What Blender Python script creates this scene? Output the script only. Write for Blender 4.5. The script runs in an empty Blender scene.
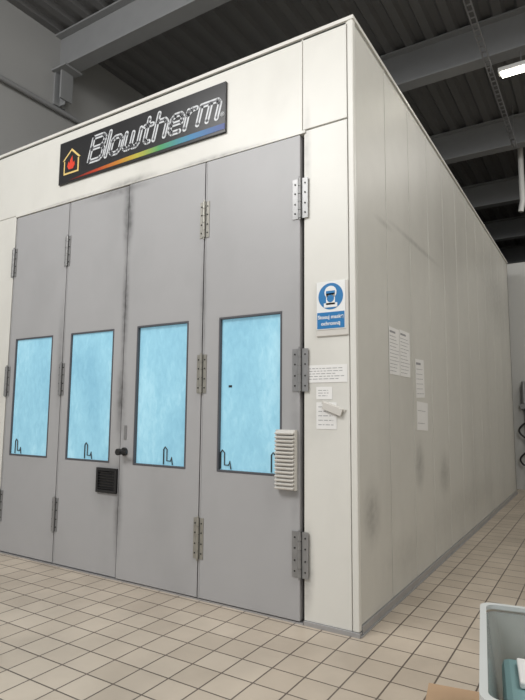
import bpy, bmesh, math, random
from mathutils import Vector, Matrix
random.seed(4)
D=bpy.data; S=bpy.context.scene
WL={}
# ---------------------------------------------------------------- materials
def new_mat(name):
    m=D.materials.new(name); m.use_nodes=True
    return m,m.node_tree,m.node_tree.nodes["Principled BSDF"]
def mat(name,col,rough=.5,metal=0,var=.06,scale=6,bump=0,bscale=40,smudges=(),stretch=(1,1,1),emit=None,dirt=None,trans=0):
    m,nt,b=new_mat(name); N=nt.nodes; L=nt.links
    geo=N.new("ShaderNodeNewGeometry")
    mp=N.new("ShaderNodeMapping"); mp.inputs["Scale"].default_value=stretch; L.new(geo.outputs["Position"],mp.inputs[0])
    nz=N.new("ShaderNodeTexNoise"); nz.inputs["Scale"].default_value=scale; nz.inputs["Detail"].default_value=5
    L.new(mp.outputs[0],nz.inputs["Vector"])
    mx=N.new("ShaderNodeMix"); mx.data_type='RGBA'
    mx.inputs[6].default_value=[c*(1-var) for c in col]+[1]; mx.inputs[7].default_value=[min(1,c*(1+var)) for c in col]+[1]
    L.new(nz.outputs[0],mx.inputs[0]); cur=mx.outputs[2]
    if dirt:
        dc,amt,dsc,dst=dirt
        mp2=N.new("ShaderNodeMapping"); mp2.inputs["Scale"].default_value=dst; L.new(geo.outputs["Position"],mp2.inputs[0])
        n2=N.new("ShaderNodeTexNoise"); n2.inputs["Scale"].default_value=dsc; n2.inputs["Detail"].default_value=7; L.new(mp2.outputs[0],n2.inputs["Vector"])
        r=N.new("ShaderNodeMapRange"); r.inputs[1].default_value=.5; r.inputs[2].default_value=.8; r.inputs[4].default_value=amt
        L.new(n2.outputs[0],r.inputs[0])
        q=N.new("ShaderNodeMix"); q.data_type='RGBA'; L.new(r.outputs[0],q.inputs[0]); L.new(cur,q.inputs[6]); q.inputs[7].default_value=list(dc)+[1]; cur=q.outputs[2]
    if smudges:
        n3=N.new("ShaderNodeTexNoise"); n3.inputs["Scale"].default_value=14; n3.inputs["Detail"].default_value=6; L.new(geo.outputs["Position"],n3.inputs["Vector"])
        for (cx,cy,cz,sx,sy,sz,st) in smudges:
            a=N.new("ShaderNodeVectorMath"); a.operation='SUBTRACT'; a.inputs[1].default_value=(cx,cy,cz); L.new(geo.outputs["Position"],a.inputs[0])
            d=N.new("ShaderNodeVectorMath"); d.operation='DIVIDE'; d.inputs[1].default_value=(sx,sy,sz); L.new(a.outputs[0],d.inputs[0])
            l=N.new("ShaderNodeVectorMath"); l.operation='LENGTH'; L.new(d.outputs[0],l.inputs[0])
            r=N.new("ShaderNodeMapRange"); r.inputs[1].default_value=1; r.inputs[2].default_value=0; r.inputs[3].default_value=0; r.inputs[4].default_value=st*1.6
            r.interpolation_type='SMOOTHSTEP'; L.new(l.outputs["Value"],r.inputs[0])
            k=N.new("ShaderNodeMath"); k.operation='MULTIPLY'; k.use_clamp=True; L.new(r.outputs[0],k.inputs[0]); L.new(n3.outputs[0],k.inputs[1])
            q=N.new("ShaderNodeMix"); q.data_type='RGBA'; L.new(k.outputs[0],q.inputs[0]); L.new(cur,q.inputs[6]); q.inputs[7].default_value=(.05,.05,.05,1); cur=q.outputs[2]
    L.new(cur,b.inputs["Base Color"])
    b.inputs["Roughness"].default_value=rough; b.inputs["Metallic"].default_value=metal
    if bump:
        nb=N.new("ShaderNodeTexNoise"); nb.inputs["Scale"].default_value=bscale; L.new(mp.outputs[0],nb.inputs["Vector"])
        bp=N.new("ShaderNodeBump"); bp.inputs["Strength"].default_value=bump; bp.inputs["Distance"].default_value=.01
        L.new(nb.outputs[0],bp.inputs["Height"]); L.new(bp.outputs[0],b.inputs["Normal"])
    if emit: b.inputs["Emission Color"].default_value=list(emit[0])+[1]; b.inputs["Emission Strength"].default_value=emit[1]
    if trans: b.inputs["Transmission Weight"].default_value=trans
    return m

M={}
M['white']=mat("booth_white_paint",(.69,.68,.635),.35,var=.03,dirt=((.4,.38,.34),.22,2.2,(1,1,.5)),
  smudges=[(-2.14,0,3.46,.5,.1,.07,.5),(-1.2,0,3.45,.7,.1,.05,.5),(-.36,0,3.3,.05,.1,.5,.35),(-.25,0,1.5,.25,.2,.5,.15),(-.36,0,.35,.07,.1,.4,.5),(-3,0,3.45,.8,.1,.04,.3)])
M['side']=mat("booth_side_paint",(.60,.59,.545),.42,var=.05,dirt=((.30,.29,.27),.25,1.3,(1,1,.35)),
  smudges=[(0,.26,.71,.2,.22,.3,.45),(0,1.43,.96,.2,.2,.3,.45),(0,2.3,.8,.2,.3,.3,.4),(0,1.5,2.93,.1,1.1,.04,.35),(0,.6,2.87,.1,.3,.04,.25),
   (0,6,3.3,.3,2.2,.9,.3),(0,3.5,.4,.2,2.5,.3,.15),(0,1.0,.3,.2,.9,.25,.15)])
M['door']=mat("door_grey_paint",(.38,.378,.383),.4,var=.03,dirt=((.22,.22,.22),.28,1.6,(1,1,.6)),
  smudges=[(-2.15,0,3.15,.10,.1,.5,.9),(-2.15,0,2.3,.07,.1,.8,.8),(-2.16,0,1.5,.1,.1,.5,.7),(-2.15,0,.6,.08,.1,.6,.6),(-1.28,0,2.2,.05,.1,.8,.4),(-.45,0,1.1,.07,.1,.6,.4),(-2.3,0,3.4,.6,.1,.06,.5),
   (-3.0,0,1.9,.08,.1,.8,.35),(-2.3,0,.8,.25,.1,.35,.3)])
M['seam']=mat("dark_gap",(.025,.025,.025),.8)
M['joint']=mat("panel_joint_grey",(.16,.155,.145),.7)
M['gasket']=mat("window_gasket_rubber",(.08,.08,.09),.6)
M['steel']=mat("hinge_zinc",(.27,.27,.27),.35,.4,var=.2,scale=20)
M['brass']=mat("hinge_aged_zinc",(.32,.31,.275),.35,.4,var=.2,scale=20)
M['rail']=mat("aluminium_rail",(.45,.45,.46),.35,.6,var=.1)
M['black']=mat("black_plastic",(.015,.015,.016),.4)
M['paper']=mat("white_paper",(.78,.775,.76),.7,var=.03)
M['ink']=mat("printed_ink",(.30,.30,.31),.7)
M['slat']=mat("pale_plastic_slats",(.60,.58,.54),.45,var=.05)
M['blue']=mat("sign_blue_print",(.01,.17,.42),.35)
M['signw']=mat("sign_white_print",(.78,.79,.78),.35)
M['ceil']=mat("ceiling_sheet_dark_grey",(.125,.125,.125),.6,var=.12,scale=1)
M['beam']=mat("beam_grey_paint",(.25,.255,.26),.5,var=.08)
M['wallg']=mat("hall_wall_grey",(.34,.34,.335),.7,var=.05,scale=1)
M['wallw']=mat("hall_wall_white",(.55,.55,.53),.7,var=.05,scale=1)
M['galv']=mat("galvanised_tray",(.30,.30,.31),.4,.5,var=.1)
M['card']=mat("cardboard",(.42,.28,.17),.8,var=.08,scale=10)
M['tube']=mat("fluorescent_tube",(.9,.9,.85),.5,emit=((1,.96,.82),9))
M['lampw']=mat("lamp_white_housing",(.7,.7,.68),.5)
M['sil']=mat("logo_silver",(.62,.64,.66),.3,var=.03)
M['sild']=mat("logo_dark_inline",(.10,.10,.11),.3,var=.03)
M['ban']=mat("banner_black",(.012,.012,.014),.3)
M['yel']=mat("logo_yellow",(.75,.55,.2),.4)
M['red']=mat("logo_red",(.7,.05,.02),.4)
M['teal']=mat("teal_film",(.22,.37,.38),.5)
M['green']=mat("green_box",(.17,.33,.2),.5)
M['clear']=mat("translucent_plastic",(.56,.60,.59),.25,trans=.6)
M['rim']=mat("white_plastic_rim",(.54,.56,.55),.35)

m,nt,b=new_mat("rainbow_stripe"); N=nt.nodes;L=nt.links
g=N.new("ShaderNodeNewGeometry"); sp=N.new("ShaderNodeSeparateXYZ"); L.new(g.outputs["Position"],sp.inputs[0])
r=N.new("ShaderNodeMapRange"); r.inputs[1].default_value=-2.85; r.inputs[2].default_value=-1.08; L.new(sp.outputs[0],r.inputs[0])
cr=N.new("ShaderNodeValToRGB"); L.new(r.outputs[0],cr.inputs[0]); e=cr.color_ramp.elements
e[0].position=0; e[0].color=(.18,.01,.005,1); e[1].position=1; e[1].color=(.01,.03,.2,1)
for p,c in ((.15,(.45,.04,.01,1)),(.32,(.5,.2,.02,1)),(.45,(.45,.4,.04,1)),(.6,(.06,.3,.1,1)),(.8,(.02,.18,.38,1))):
    k=e.new(p); k.color=c
L.new(cr.outputs[0],b.inputs["Base Color"]); b.inputs["Roughness"].default_value=.35; M['rainbow']=m
# blue window film; the booth's inner light is put in as noisy emission
m,nt,b=new_mat("emissive_blue_film"); N=nt.nodes;L=nt.links
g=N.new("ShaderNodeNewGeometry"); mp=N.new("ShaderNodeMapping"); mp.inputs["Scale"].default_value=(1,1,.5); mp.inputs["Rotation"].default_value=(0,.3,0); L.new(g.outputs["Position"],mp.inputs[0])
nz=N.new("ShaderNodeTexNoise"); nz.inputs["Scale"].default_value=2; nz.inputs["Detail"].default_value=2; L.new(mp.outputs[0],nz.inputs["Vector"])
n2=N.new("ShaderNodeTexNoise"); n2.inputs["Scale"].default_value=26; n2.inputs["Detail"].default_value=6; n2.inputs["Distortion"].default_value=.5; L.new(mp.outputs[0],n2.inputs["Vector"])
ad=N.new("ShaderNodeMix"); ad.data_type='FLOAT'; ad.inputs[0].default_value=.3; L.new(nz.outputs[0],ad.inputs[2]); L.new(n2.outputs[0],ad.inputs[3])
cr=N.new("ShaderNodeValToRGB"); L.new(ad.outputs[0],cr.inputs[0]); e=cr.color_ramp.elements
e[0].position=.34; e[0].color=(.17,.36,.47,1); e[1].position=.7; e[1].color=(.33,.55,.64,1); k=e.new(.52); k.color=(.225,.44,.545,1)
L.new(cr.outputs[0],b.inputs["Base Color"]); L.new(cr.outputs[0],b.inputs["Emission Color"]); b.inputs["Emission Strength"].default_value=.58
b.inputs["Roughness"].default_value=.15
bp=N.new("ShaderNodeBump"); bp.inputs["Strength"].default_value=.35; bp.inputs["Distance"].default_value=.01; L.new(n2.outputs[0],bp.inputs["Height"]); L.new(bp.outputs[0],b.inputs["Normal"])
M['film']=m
# floor tiles
TS=.20
m,nt,b=new_mat("floor_tiles_beige"); N=nt.nodes;L=nt.links
g=N.new("ShaderNodeNewGeometry"); mp=N.new("ShaderNodeMapping"); mp.inputs["Location"].default_value=(.05,.04,0); L.new(g.outputs["Position"],mp.inputs[0])
br=N.new("ShaderNodeTexBrick"); br.offset=0; br.squash=1
br.inputs["Scale"].default_value=1; br.inputs["Brick Width"].default_value=TS; br.inputs["Row Height"].default_value=TS
br.inputs["Mortar Size"].default_value=.005; br.inputs["Mortar Smooth"].default_value=.2; br.inputs["Bias"].default_value=-.2
br.inputs["Color1"].default_value=(.55,.475,.385,1); br.inputs["Color2"].default_value=(.47,.40,.32,1); br.inputs["Mortar"].default_value=(.12,.095,.075,1)
L.new(mp.outputs[0],br.inputs["Vector"])
nz=N.new("ShaderNodeTexNoise"); nz.inputs["Scale"].default_value=1.6; nz.inputs["Detail"].default_value=8; L.new(g.outputs["Position"],nz.inputs["Vector"])
r=N.new("ShaderNodeMapRange"); r.inputs[1].default_value=.35; r.inputs[2].default_value=.75; r.inputs[3].default_value=1.06; r.inputs[4].default_value=.78; L.new(nz.outputs[0],r.inputs[0])
vm=N.new("ShaderNodeVectorMath"); vm.operation='SCALE'; L.new(br.outputs["Color"],vm.inputs[0]); L.new(r.outputs[0],vm.inputs["Scale"])
L.new(vm.outputs[0],b.inputs["Base Color"]); b.inputs["Roughness"].default_value=.38
bp=N.new("ShaderNodeBump"); bp.invert=True; bp.inputs["Strength"].default_value=.5; bp.inputs["Distance"].default_value=.004; L.new(br.outputs["Fac"],bp.inputs["Height"]); L.new(bp.outputs[0],b.inputs["Normal"])
M['floor']=m

# ---------------------------------------------------------------- geometry helpers
def finish(name,bm,mats,parent=None,bevel=0,smooth=False,origin=None):
    bmesh.ops.recalc_face_normals(bm,faces=bm.faces)
    cs=[v.co for v in bm.verts]
    if origin is None:
        origin=Vector(((min(c.x for c in cs)+max(c.x for c in cs))/2,(min(c.y for c in cs)+max(c.y for c in cs))/2,min(c.z for c in cs)))
    origin=Vector(origin)
    bmesh.ops.translate(bm,verts=bm.verts,vec=-origin)
    me=D.meshes.new(name); bm.to_mesh(me); bm.free()
    if not isinstance(mats,(list,tuple)): mats=[mats]
    for k in mats: me.materials.append(M[k] if isinstance(k,str) else k)
    if smooth:
        for p in me.polygons: p.use_smooth=True
    ob=D.objects.new(name,me); S.collection.objects.link(ob); ob.location=origin; WL[ob]=origin
    if parent is not None:
        ob.parent=parent; ob.matrix_parent_inverse=Matrix.Translation(-WL[parent])
    if bevel:
        md=ob.modifiers.new("bevel",'BEVEL'); md.width=bevel; md.segments=2; md.limit_method='ANGLE'
    return ob
def abox(bm,x0,x1,y0,y1,z0,z1,mi=0,rot=None,piv=None):
    r=bmesh.ops.create_cube(bm,size=1)
    vs=r['verts']
    for v in vs: v.co=Vector(((x0+x1)/2+v.co.x*(x1-x0),(y0+y1)/2+v.co.y*(y1-y0),(z0+z1)/2+v.co.z*(z1-z0)))
    if rot is not None:
        p=Vector(piv) if piv else Vector(((x0+x1)/2,(y0+y1)/2,(z0+z1)/2))
        for v in vs: v.co=p+rot@(v.co-p)
    for f in set(f for v in vs for f in v.link_faces): f.material_index=mi
    return vs
def acyl(bm,p0,p1,r,seg=16,mi=0,r2=None):
    p0=Vector(p0);p1=Vector(p1);d=p1-p0
    q=d.to_track_quat('Z','Y').to_matrix().to_4x4()
    res=bmesh.ops.create_cone(bm,cap_ends=True,segments=seg,radius1=r,radius2=r if r2 is None else r2,depth=d.length,matrix=Matrix.Translation((p0+p1)/2)@q)
    for f in set(f for v in res['verts'] for f in v.link_faces): f.material_index=mi
def boxes(name,lst,mats,parent=None,bevel=0,**k):
    bm=bmesh.new()
    for b in lst: abox(bm,*b)
    return finish(name,bm,mats,parent,bevel,**k)
def ring(bm,x0,x1,z0,z1,a0,a1,c0,c1,y0,y1,mi=0):
    o=[(x0,z0),(x1,z0),(x1,z1),(x0,z1)]; i=[(a0,c0),(a1,c0),(a1,c1),(a0,c1)]
    F=[bm.verts.new((x,y0,z)) for x,z in o]; Fi=[bm.verts.new((x,y0,z)) for x,z in i]
    B=[bm.verts.new((x,y1,z)) for x,z in o]; Bi=[bm.verts.new((x,y1,z)) for x,z in i]
    for k in range(4):
        n=(k+1)%4
        for f in ((F[k],F[n],Fi[n],Fi[k]),(B[n],B[k],Bi[k],Bi[n]),(F[k],B[k],B[n],F[n]),(Fi[k],Fi[n],Bi[n],Bi[k])):
            bm.faces.new(f).material_index=mi
def tube(name,pts,r,m,parent=None,cyc=False):
    cu=D.curves.new(name,'CURVE'); cu.dimensions='3D'; cu.bevel_depth=r; cu.bevel_resolution=3
    s=cu.splines.new('POLY'); s.points.add(len(pts)-1)
    o=Vector(pts[0])
    for k,p in enumerate(pts): s.points[k].co=list(Vector(p)-o)+[1]
    s.use_cyclic_u=cyc; cu.use_fill_caps=True
    tmp=D.objects.new("tmp",cu); S.collection.objects.link(tmp)
    me=D.meshes.new_from_object(tmp.evaluated_get(bpy.context.evaluated_depsgraph_get())); D.objects.remove(tmp)
    me.name=name; me.materials.clear(); me.materials.append(M[m])
    for p in me.polygons: p.use_smooth=True
    ob=D.objects.new(name,me); S.collection.objects.link(ob); ob.location=o; WL[ob]=o
    if parent is not None: ob.parent=parent; ob.matrix_parent_inverse=Matrix.Translation(-WL[parent])
    return ob
def text(name,s,size,loc,m,parent=None,face='front',shear=0,offset=0,ext=.001,sx=1,align='CENTER',space=1):
    cu=D.curves.new(name,'FONT'); cu.body=s; cu.size=size; cu.shear=shear; cu.offset=offset; cu.extrude=ext; cu.align_x=align; cu.space_character=space
    tmp=D.objects.new("tmp",cu); S.collection.objects.link(tmp)
    bpy.context.view_layer.update()
    me=D.meshes.new_from_object(tmp.evaluated_get(bpy.context.evaluated_depsgraph_get())); D.objects.remove(tmp)
    me.name=name; me.materials.clear(); me.materials.append(M[m])
    R=Matrix.Rotation(math.pi/2,4,'X')
    if face=='side': R=Matrix.Rotation(math.pi/2,4,'Z')@R
    me.transform(R@Matrix.Diagonal((sx,1,1,1)))
    ob=D.objects.new(name,me); S.collection.objects.link(ob); ob.location=loc; WL[ob]=Vector(loc)
    if parent is not None: ob.parent=parent; ob.matrix_parent_inverse=Matrix.Translation(-WL[parent])
    return ob
def poly(name,pts,y0,y1,m,parent=None):
    bm=bmesh.new()
    a=[bm.verts.new((x,y0,z)) for x,z in pts]; f=bm.faces.new(a)
    r=bmesh.ops.extrude_face_region(bm,geom=[f]); vs=[v for v in r['geom'] if isinstance(v,bmesh.types.BMVert)]
    bmesh.ops.translate(bm,verts=vs,vec=(0,y1-y0,0))
    return finish(name,bm,m,parent)
def empty(name,loc,label,cat,group=None):
    ob=D.objects.new(name,None); S.collection.objects.link(ob); ob.location=loc; ob.empty_display_size=.1; WL[ob]=Vector(loc)
    tag(ob,label,cat,group); return ob
def tag(ob,label,cat,group=None):
    ob["label"]=label; ob["category"]=cat
    if group: ob["group"]=group
def struct(ob,label=None,cat=None):
    ob["kind"]="structure"
    if label: ob["label"]=label
    if cat: ob["category"]=cat

# ---------------------------------------------------------------- room shell
CZ=6.75
LX=-5.0
struct(boxes("floor",[(LX-.1,7.1,-9,17.1,-.1,0)],'floor'),"beige square ceramic floor tiles with dark grout","floor")
struct(boxes("wall_left",[(LX-.1,LX,-9,17.1,0,CZ)],'wallg'),"plain light grey hall wall","wall")
struct(boxes("wall_right",[(7,7.1,-9,17.1,0,CZ)],'wallw'),"plain pale hall wall","wall")
struct(boxes("wall_back",[(LX,7,17,17.1,0,CZ)],'wallg'),"grey far hall wall","wall")
struct(boxes("wall_partition",[(-.35,7,8.1,8.2,0,4.35)],'wallw'),"white partition wall behind the booth","wall")
bm=bmesh.new(); x=LX; prof=[]
while x<7.0:
    prof+=[(x,CZ),(x+.11,CZ),(x+.15,CZ+.06),(x+.26,CZ+.06),(x+.30,CZ)]; x+=.30
A=[bm.verts.new((p[0],-9,p[1])) for p in prof]; B=[bm.verts.new((p[0],17.1,p[1])) for p in prof]
for k in range(len(prof)-1):
    if (prof[k][0],prof[k][1])!=(prof[k+1][0],prof[k+1][1]): bm.faces.new((A[k],A[k+1],B[k+1],B[k]))
struct(finish("ceiling",bm,'ceil'),"dark grey trapezoid steel sheet ceiling","ceiling")

def ibeam(y,z0,h=.34,w=.22):
    bm=bmesh.new(); z1=z0+h; t=.025; a=w/2; c=.012
    pr=[(-a,z0),(a,z0),(a,z0+t),(c,z0+t),(c,z1-t),(a,z1-t),(a,z1),(-a,z1),(-a,z1-t),(-c,z1-t),(-c,z0+t),(-a,z0+t)]
    P=[bm.verts.new((LX,y+p,z)) for p,z in pr]; Q=[bm.verts.new((7,y+p,z)) for p,z in pr]
    bm.faces.new(P); bm.faces.new(Q)
    for i in range(12): bm.faces.new((P[i],P[(i+1)%12],Q[(i+1)%12],Q[i]))
    ob=finish("ceiling_beam",bm,'beam')
    tag(ob,"grey painted steel I-beam under the sheet ceiling","steel beam","ceiling beams"); return ob
BZ=6.2
for y in (1.3,4.15,6.95,9.75,12.55,15.3): ibeam(y,BZ,CZ-BZ)
c=boxes("wall_bracket",[(LX,LX+.03,1.2,1.4,5.7,BZ-.001),(LX+.03,LX+.14,1.29,1.31,5.7,BZ-.03),(LX+.14,LX+.17,1.2,1.4,5.75,BZ-.03),(LX,LX+.3,1.15,1.45,BZ-.03,BZ-.001)],'beam',bevel=.004)
tag(c,"grey steel bracket carrying a beam on the hall wall","steel bracket")
p=tube("wall_pipe",[(LX+.06,-8,5.62),(LX+.06,16.5,5.62)],.035,'beam'); tag(p,"grey pipe running along the hall wall","pipe")

# ---------------------------------------------------------------- spray booth
BH=4.19; BX=-4.35; BL=7.44
booth=empty("spray_booth",(-2.1,3.7,0),"large white paint spray booth with grey folding doors","spray booth")
boxes("header_panel",[(BX,-.40,0,.06,3.46,BH)],'white',booth,.004)
boxes("door_frame_head",[(-3.83,-.37,-.012,.05,3.435,3.458)],'white',booth,.002)
boxes("front_panel",[(-.385,-.045,0,.06,.03,3.455)],'white',booth,.004)
boxes("front_panel",[(-.396,-.045,0,.06,3.465,BH)],'white',booth,.004)
boxes("front_panel",[(BX,-3.83,0,.06,.03,3.455)],'white',booth,.004)
boxes("corner_post",[(-.04,.006,-.006,.04,.03,BH+.01)],'white',booth,.008)
boxes("roof_panel",[(BX,0,.0,BL,BH-.02,BH+.02)],'white',booth,.004)
boxes("roof_trim",[(BX,.012,-.012,.02,BH,BH+.03),(-.02,.012,.02,BL,BH,BH+.03)],'white',booth,.003)
boxes("back_panel",[(BX,0,BL-.05,BL,.0,BH-.03)],'white',booth)
boxes("left_panel",[(BX,BX+.05,.06,BL-.05,.0,BH-.03)],'white',booth)
for i in range(12):
    y0=.045+i*.62; y1=min(y0+.62,BL)
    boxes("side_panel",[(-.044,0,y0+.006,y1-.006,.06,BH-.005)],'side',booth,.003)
boxes("side_backing",[(-.06,-.012,.05,BL-.05,.07,BH-.03)],'joint',booth)
boxes("base_rail",[(-.05,.02,-.0,BL,.0,.012),(-.012,.012,.04,BL,.0,.058),(-.385,.012,-.012,.02,.0,.03)],'rail',booth,.002)
boxes("threshold",[(-3.83,-.39,-.01,.08,0,.012)],'rail',booth)
boxes("door_backing",[(-3.82,-.40,.05,.07,.013,3.45)],'seam',booth)

leaves=[(-1.272,-.412),(-2.143,-1.284),(-2.958,-2.158),(-3.805,-2.972)]
wins=[(-1.11,-.565),(-1.98,-1.43),(-2.85,-2.29),(-3.70,-3.13)]
lv=[]
for k,((x0,x1),(a0,a1)) in enumerate(zip(leaves,wins)):
    yo=-.012 if k in (0,1) else 0
    bm=bmesh.new(); ring(bm,x0+.001,x1-.001,.018,3.43,a0-.008,a1+.008,.955,2.125,yo,.045)
    leaf=finish("door_leaf",bm,'door',booth,.004); lv.append(leaf)
    bm=bmesh.new(); ring(bm,a0-.008,a1+.008,.955,2.125,a0+.006,a1-.006,.969,2.111,yo-.004,.04)
    finish("window_gasket",bm,'gasket',leaf,.002)
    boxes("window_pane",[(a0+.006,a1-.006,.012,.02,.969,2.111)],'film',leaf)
    if k!=1: boxes("door_edge_strip",[(x0,x0+.010,yo-.004,yo,.02,3.42)],'door',leaf)
    xs={0:[a0+.06,a1-.04],1:[a1-.19],2:[a1-.27],3:[a0+.12]}[k]
    for lx in xs:
        z=.975; r=.005
        P=[(lx-.045,.004,z),(lx-.045,.004,z+.12),(lx-.03,.004,z+.14),(lx-.01,.004,z+.12),(lx-.01,.004,z+.03),(lx+.03,.004,z+.03),(lx+.04,.004,z+.06),(lx+.05,.004,z)]
        tube("window_latch",P,r,'black',leaf)
def hinge(x,z,par,m,w=.055,yo=0):
    bm=bmesh.new(); h=.15
    abox(bm,x-w,x-.012,yo-.006,yo,z-h,z+h); abox(bm,x+.012,x+w,yo-.006,yo,z-h,z+h)
    for j in range(5):
        acyl(bm,(x,yo-.014,z-h+j*.06+.002),(x,yo-.014,z-h+(j+1)*.06-.002),.013,14)
    abox(bm,x-.014,x+.014,yo-.012,yo,z-h,z+h,1)
    for s in (-1,1):
        for dz in (-.11,-.04,.04,.11): acyl(bm,(x+s*w*.65,yo-.010,z+dz),(x+s*w*.65,yo-.005,z+dz),.006,8,1)
    acyl(bm,(x,yo-.014,z-h-.012),(x,yo-.014,z+h+.012),.008,10)
    finish("hinge",bm,[m,'seam'],par)
for z in (2.94,1.695,.45):
    hinge(-.408,z,lv[0],'steel',.062,-.012)
    hinge(-1.278,z,lv[1],'brass',.046,-.012)
    hinge(-2.965,z,lv[2],'steel',.040,0)
    hinge(-3.815,z,lv[3],'steel',.045,0)
bm=bmesh.new(); acyl(bm,(-2.085,-.012,1.06),(-2.085,-.03,1.06),.035,20); acyl(bm,(-2.085,-.03,1.06),(-2.085,-.08,1.06),.014,12)
acyl(bm,(-2.085,-.07,1.06),(-2.085,-.10,1.06),.028,20); abox(bm,-2.10,-1.99,-.09,-.075,1.05,1.072)
finish("door_handle",bm,'black',lv[1],.003)
boxes("lock_plate",[(-2.10,-2.07,-.018,-.011,1.16,1.28)],'steel',lv[1],.002)
boxes("pane_sticker",[(-1.035,-1.005,.009,.012,1.585,1.602)],'black',lv[0])
bm=bmesh.new(); ring(bm,-2.42,-2.17,.70,.91,-2.395,-2.195,.725,.885,-.02,0); abox(bm,-2.395,-2.195,-.004,0,.725,.885)
for j in range(7): abox(bm,-2.395,-2.195,-.016,-.004,.733+j*.023,.741+j*.023,rot=Matrix.Rotation(.5,3,'X'))
finish("air_vent",bm,'black',lv[2],.002)
# slatted cover fixed on the door leaf
bm=bmesh.new()
abox(bm,-.575,-.44,-.03,-.0125,.87,1.28)
for j in range(15):
    z=.885+j*.0265
    abox(bm,-.58,-.435,-.075,-.03,z,z+.012,rot=Matrix.Rotation(.45,3,'X'))
abox(bm,-.585,-.577,-.05,-.0125,.87,1.28); abox(bm,-.438,-.430,-.05,-.0125,.87,1.28)
o=finish("slatted_cover",bm,'slat',lv[0],.0015); o["label"]="pale plastic slatted cover"

# ---------------------------------------------------------------- banner
ban=empty("company_banner",(-2.1,-.015,3.635),"black company banner with silver italic logo and rainbow stripe","sign")
boxes("banner_board",[(-3.135,-1.085,-.022,-.001,3.635,4.07)],'ban',ban,.002)
poly("rainbow_stripe",[(-2.98,3.652),(-1.09,3.662),(-1.09,3.712),(-1.6,3.710),(-2.2,3.698),(-2.7,3.676)],-.024,-.022,'rainbow',ban)
GL={
'B':(.72,[[(0,0),(0,1)],[(0,1),(.55,1),(.68,.89),(.68,.66),(.56,.54),(0,.54)],[(.56,.54),(.72,.42),(.72,.12),(.58,0),(0,0)]]),
'l':(0,[[(0,0),(0,1)]]),
'o':(.5,[[(.12,0),(.38,0),(.5,.12),(.5,.55),(.38,.67),(.12,.67),(0,.55),(0,.12),(.12,0)]]),
'w':(.74,[[(0,.67),(0,.1),(.1,0),(.27,0),(.37,.1),(.37,.6)],[(.37,.1),(.47,0),(.64,0),(.74,.1),(.74,.67)]]),
't':(.34,[[(.1,.95),(.1,.1),(.2,0),(.34,0)],[(-.04,.67),(.34,.67)]]),
'h':(.5,[[(0,0),(0,1)],[(0,.67),(.38,.67),(.5,.55),(.5,0)]]),
'e':(.5,[[(0,.34),(.5,.34),(.5,.55),(.38,.67),(.12,.67),(0,.55),(0,.12),(.12,0),(.48,0)]]),
'r':(.34,[[(0,0),(0,.67)],[(0,.52),(.14,.67),(.34,.67)]]),
'm':(.8,[[(0,0),(0,.67),(.68,.67),(.8,.55),(.8,0)],[(.4,.67),(.4,0)]]),
}
def lettering(word,xs,zb,sx,sz,shear,gap):
    cx=0
    for ch in word:
        w,st=GL[ch]
        for hw,ya,yb,m,nm in ((.0225,-.0245,-.022,'sil',"logo_letter"),(.0065,-.0258,-.0245,'sild',"letter_inline")):
            bm=bmesh.new()
            for line in st:
                P=[Vector((xs+(cx+x)*sx+z*sz*shear,0,zb+z*sz)) for x,z in line]
                for a,b_ in zip(P[:-1],P[1:]):
                    d=(b_-a).normalized(); n=Vector((-d.z,0,d.x))*hw
                    q=[a+n,b_+n,b_-n,a-n]
                    f0=[bm.verts.new((v.x,ya,v.z)) for v in q]; f1=[bm.verts.new((v.x,yb,v.z)) for v in q]
                    bm.faces.new(f0); bm.faces.new(f1)
                    for i in range(4): bm.faces.new((f0[i],f0[(i+1)%4],f1[(i+1)%4],f1[i]))
                for a in P: acyl(bm,(a.x,ya,a.z),(a.x,yb,a.z),hw,10)
            finish(nm,bm,m,ban)
        cx+=w+gap
lettering("Blowtherm",-2.70,3.775,.246,.228,.28,.22)
text("registered_mark","®",.05,(-1.115,-.0245,3.775),'sil',ban)
def house_pts(cx,cz,s): return [(cx-s,cz-s),(cx+s,cz-s),(cx+s,cz+.35*s),(cx+1.2*s,cz+.35*s),(cx,cz+1.35*s),(cx-1.2*s,cz+.35*s),(cx-s,cz+.35*s)]
poly("logo_house",house_pts(-2.95,3.83,.11),-.0245,-.022,'yel',ban)
poly("logo_house_inner",house_pts(-2.95,3.83,.092),-.0265,-.0245,'ban',ban)
poly("logo_flame",[(-2.98,3.765),(-2.92,3.765),(-2.895,3.80),(-2.905,3.84),(-2.925,3.82),(-2.935,3.90),(-2.965,3.86),(-2.975,3.825),(-2.99,3.85),(-3.005,3.80)],-.028,-.0265,'red',ban)

# ---------------------------------------------------------------- safety sign
sg=empty("safety_sign",(-.17,-.01,1.93),"white plate with blue round breathing mask pictogram sign","safety sign")
boxes("sign_backplate",[(-.285,-.045,-.012,-.001,1.92,2.30)],'slat',sg,.006)
boxes("sign_plate",[(-.28,-.065,-.016,-.012,1.965,2.30)],'signw',sg,.003)
bm=bmesh.new(); acyl(bm,(-.172,-.016,2.195),(-.172,-.018,2.195),.092,40); finish("sign_disc",bm,'blue',sg)
boxes("sign_text_band",[(-.274,-.071,-.018,-.016,1.972,2.085)],'blue',sg)
bm=bmesh.new()
acyl(bm,(-.172,-.018,2.222),(-.172,-.0195,2.222),.045,28)
abox(bm,-.205,-.139,-.0195,-.018,2.135,2.215); abox(bm,-.222,-.122,-.0195,-.018,2.118,2.148)
finish("sign_head_pictogram",bm,'signw',sg)
bm=bmesh.new(); acyl(bm,(-.172,-.0195,2.178),(-.172,-.021,2.178),.026,20); abox(bm,-.205,-.139,-.021,-.0195,2.215,2.232)
finish("sign_mask_pictogram",bm,'blue',sg)
text("sign_lettering","Stosuj maskę",.036,(-.172,-.0185,2.04),'signw',sg,offset=.0006)
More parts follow.
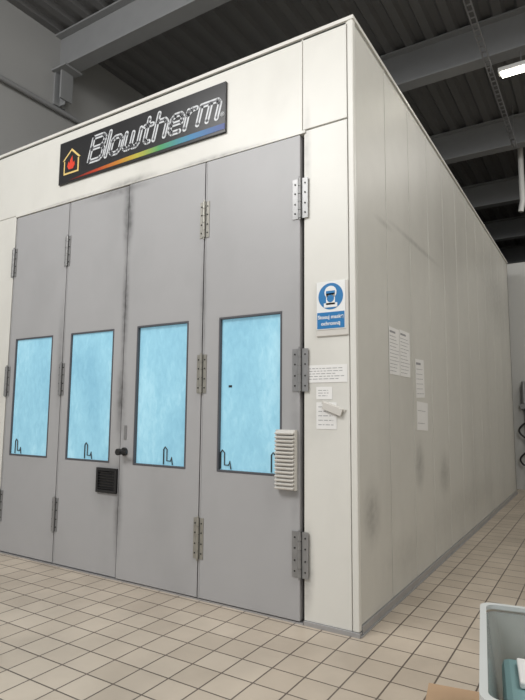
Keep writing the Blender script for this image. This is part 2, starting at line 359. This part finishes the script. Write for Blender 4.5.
text("sign_lettering","ochronną",.036,(-.172,-.0185,1.995),'signw',sg,offset=.0006)

# ---------------------------------------------------------------- paper notices
def notice(x0,x1,z0,z1,label,lines,face='front',marg=.015,top=0,off=0,rot=0):
    w=x1-x0
    bm=bmesh.new(); o=off
    def bx(a0,a1,b0,b1,d0,d1,mi):
        if face=='front': abox(bm,a0,a1,-d1,-d0,b0,b1,mi)
        else: abox(bm,d0,d1,a0,a1,b0,b1,mi)
    bx(x0,x1,z0,z1,.001+o,.003+o,0)
    zt=z1-marg-top
    if top: bx(x0+marg,x0+w*.6,zt+top*.3,zt+top*.7,.003+o,.0036+o,1)
    step=(zt-z0-marg)/max(1,lines)
    for i in range(lines):
        z=zt-(i+.6)*step; x=x0+marg; end=x1-marg-random.random()*w*.3
        while x<end:
            ln=min(random.uniform(.012,.04),end-x)
            bx(x,x+ln,z,z+min(.0045,step*.35),.003+o,.0036+o,1); x+=ln+.008
    if rot:
        bmesh.ops.rotate(bm,verts=bm.verts,cent=((x0+x1)/2 if face=='front' else 0,(x0+x1)/2 if face!='front' else 0,z1),matrix=Matrix.Rotation(rot,3,'Y' if face=='front' else 'X'))
    ob=finish("paper_notice",bm,['paper','ink']); tag(ob,label,"paper notice"); return ob
notice(-.36,-.06,1.605,1.725,"small white printed notice taped on the booth frame",5)
notice(-.29,-.17,1.49,1.575,"little white printed card on the booth frame",3)
notice(-.29,-.14,1.29,1.47,"white printed sheet taped on the booth frame",5)
bm=bmesh.new()
abox(bm,-.25,-.07,-.012,-.004,1.43,1.455,rot=Matrix.Rotation(.35,3,'Y')); abox(bm,-.235,-.09,-.03,-.012,1.40,1.45,rot=Matrix.Rotation(.35,3,'Y'))
o=finish("paper_clip_holder",bm,'slat',None,.003); tag(o,"tilted pale plastic clip holder on the booth frame","holder")
notice(.67,.92,1.70,2.07,"white printed table sheet taped to the booth side",11,'side',top=.04)
notice(.935,1.20,1.70,2.08,"white printed list sheet taped to the booth side",11,'side',top=.04)
notice(1.36,1.62,1.54,1.88,"white printed page with drawing on the booth side",6,'side',top=.05,rot=.03)
notice(1.38,1.72,1.25,1.50,"blank-looking white sheet taped low on the booth side",2,'side',rot=-.04)

# ---------------------------------------------------------------- ceiling services
LZ=-.13
lamp=empty("fluorescent_lamp",(1.2,4.15,5.95),"lit fluorescent batten lamp under a ceiling beam","ceiling lamp")
boxes("lamp_housing",[(.42,1.95,4.06,4.20,6.08+LZ,6.14+LZ)],'lampw',lamp,.008)
for dy in (-.035,.035):
    bm=bmesh.new(); acyl(bm,(.46,4.13+dy,6.06+LZ),(1.91,4.13+dy,6.06+LZ),.022,14); finish("lamp_tube",bm,'tube',lamp,smooth=True)
for lx in (.7,1.7):
    bm=bmesh.new(); acyl(bm,(lx,4.13,6.14+LZ),(lx,4.13,BZ),.006,8); finish("lamp_hanger",bm,'galv',lamp)
tray=empty("cable_tray",(.3,2.5,6.0),"thin galvanised cable ladder hanging from the ceiling","cable tray")
boxes("tray_rail",[(.285,.295,-2,6.6,6.0,6.03)],'galv',tray); boxes("tray_rail",[(.35,.36,-2,6.6,6.0,6.03)],'galv',tray)
y=-1.9
while y<6.5: boxes("tray_rung",[(.295,.35,y,y+.02,6.005,6.015)],'galv',tray); y+=.12
for yy in (1.3,4.15,6.5):
    bm=bmesh.new(); acyl(bm,(.322,yy,6.01),(.322,yy,BZ if yy<6 else CZ),.006,8); finish("tray_hanger",bm,'galv',tray)
p=tube("hanging_duct",[(.30,7.6,6.74),(.30,7.6,5.4),(.26,7.6,5.2)],.05,'lampw'); tag(p,"white vertical duct hanging from the ceiling","duct pipe")
reg=empty("air_regulator",(.12,8.05,0),"compressed air regulator with dark hose on the partition wall","air regulator")
bm=bmesh.new(); acyl(bm,(.12,8.02,1.6),(.12,8.02,1.95),.05,16); acyl(bm,(.12,8.02,1.95),(.12,8.02,2.02),.035,16); abox(bm,.05,.19,7.98,8.098,1.5,1.6)
finish("regulator_body",bm,'steel',reg,.004)
tube("air_pipe",[(.12,8.06,0.001),(.12,8.06,1.52)],.016,'steel',reg)
tube("air_hose",[(.12+.10*math.sin(t*.35),7.97,1.5-.03*t) for t in range(36)],.018,'black',reg)

# ---------------------------------------------------------------- foreground boxes
A10=math.radians(10)
PV=Vector((1.01,-1.45,0))
cb=empty("cardboard_box",PV,"brown cardboard box carrying a plastic tub","cardboard box")
h=.48; x0,x1,y0,y1=.83,1.75,-2.15,-1.36; ym=(y0+y1)/2
bm=bmesh.new()
abox(bm,x0,x1,y0,y0+.006,0,h); abox(bm,x0,x1,y1-.006,y1,0,h)
abox(bm,x0,x0+.006,y0+.006,y1-.006,0,h); abox(bm,x1-.006,x1,y0+.006,y1-.006,0,h)
abox(bm,x0,x1,y0,ym-.002,h,h+.005); abox(bm,x0,x1,ym+.002,y1,h,h+.005)
finish("box_body",bm,'card',cb); cb.rotation_euler.z=A10
tb=empty("plastic_tub",PV+Vector((0,0,.487)),"translucent plastic storage tub with white rim","storage tub")
def rrect(x0,x1,y0,y1,r,z,seg=6):
    out=[]
    for (cx_,cy_,a0) in ((x1-r,y1-r,0),(x0+r,y1-r,90),(x0+r,y0+r,180),(x1-r,y0+r,270)):
        for s in range(seg+1):
            a=math.radians(a0+90*s/seg); out.append(Vector((cx_+r*math.cos(a),cy_+r*math.sin(a),z)))
    return out
def loft(name,loops,m,parent,cap0=True,cap1=False,close=False):
    bm=bmesh.new(); V=[[bm.verts.new(p) for p in l] for l in loops]
    n=len(V[0]); rng=range(len(V)) if close else range(len(V)-1)
    for i in rng:
        j=(i+1)%len(V)
        for k in range(n): bm.faces.new((V[i][k],V[i][(k+1)%n],V[j][(k+1)%n],V[j][k]))
    if cap0: bm.faces.new(V[0])
    if cap1: bm.faces.new(V[-1])
    return finish(name,bm,m,parent)
X0,X1,Y0,Y1=1.01,1.60,-2.10,-1.45; ZT=.80
loft("tub_body",[rrect(X0+.04,X1-.04,Y0+.04,Y1-.04,.03,.488),rrect(X0+.01,X1-.01,Y0+.01,Y1-.01,.035,ZT-.02),rrect(X0+.014,X1-.014,Y0+.014,Y1-.014,.035,ZT-.02),rrect(X0+.044,X1-.044,Y0+.044,Y1-.044,.03,.492)],'clear',tb,True,True)
loft("tub_rim",[rrect(X0-.006,X1+.006,Y0-.006,Y1+.006,.04,ZT-.03),rrect(X0-.006,X1+.006,Y0-.006,Y1+.006,.04,ZT),rrect(X0+.012,X1-.012,Y0+.012,Y1-.012,.03,ZT),rrect(X0+.012,X1-.012,Y0+.012,Y1-.012,.03,ZT-.012)],'rim',tb,False,False,True)
tb.rotation_euler.z=A10
def spin(ob):
    ob.location=PV+Matrix.Rotation(A10,3,'Z')@(ob.location-PV); ob.rotation_euler.z=A10
c0=boxes("paper_pad",[(1.10,1.50,-1.72,-1.56,.672,.69)],'paper',None,.004); tag(c0,"white paper pad lying in the plastic tub","paper pad"); spin(c0)
c1=boxes("masking_film_pack",[(1.06,1.52,-1.93,-1.51,.493,.67)],'teal',None,.02); tag(c1,"teal folded film pack inside the plastic tub","film pack"); spin(c1)
c2=boxes("abrasive_paper_box",[(1.06,1.50,-2.03,-1.94,.493,.72)],'green',None,.01); tag(c2,"green box standing inside the plastic tub","box"); spin(c2)

# ---------------------------------------------------------------- lights
def area(name,loc,size,power,col,target):
    l=D.lights.new(name,'AREA'); l.shape='RECTANGLE'; l.size=size[0]; l.size_y=size[1]; l.energy=power; l.color=col
    o=D.objects.new(name,l); S.collection.objects.link(o); o.location=loc
    o.rotation_euler=(Vector(target)-Vector(loc)).to_track_quat('-Z','Y').to_euler(); return o
area("hall_fill_near",(-2.5,-5,6.0),(4,2),320,(1,.99,.97),(-2,-.8,0))  # these area fills are added out of view, without fixtures, for soft light
area("hall_fill_aisle",(3.6,-1.5,6.0),(2.5,3),190,(1,.98,.94),(1.2,1,0))
area("hall_fill_deep",(2.6,6,6.0),(1.5,.6),50,(1,.97,.92),(1.2,6,0))
w=D.worlds.new("hall_daylight"); S.world=w; w.use_nodes=True
w.node_tree.nodes["Background"].inputs[0].default_value=(.95,.975,1,1); w.node_tree.nodes["Background"].inputs[1].default_value=.8

# ---------------------------------------------------------------- camera
def cv(px,py): return Vector((px-262.5,350-py,-545.0))
Xa=-cv(-621,405).normalized(); Ya=cv(603,415).normalized(); Za=Xa.cross(Ya).normalized(); Ya=Za.cross(Xa).normalized()
R=Matrix((Xa,Ya,Za))
cd=D.cameras.new("camera"); cam=D.objects.new("camera",cd); S.collection.objects.link(cam); S.camera=cam
cd.sensor_fit='VERTICAL'; cd.sensor_height=36; cd.lens=545/700*36; cd.clip_start=.05; cd.clip_end=100
cam.matrix_world=Matrix.Translation((1.3713,-3.3807,1.4))@R.to_4x4()
S.view_settings.view_transform='Standard'
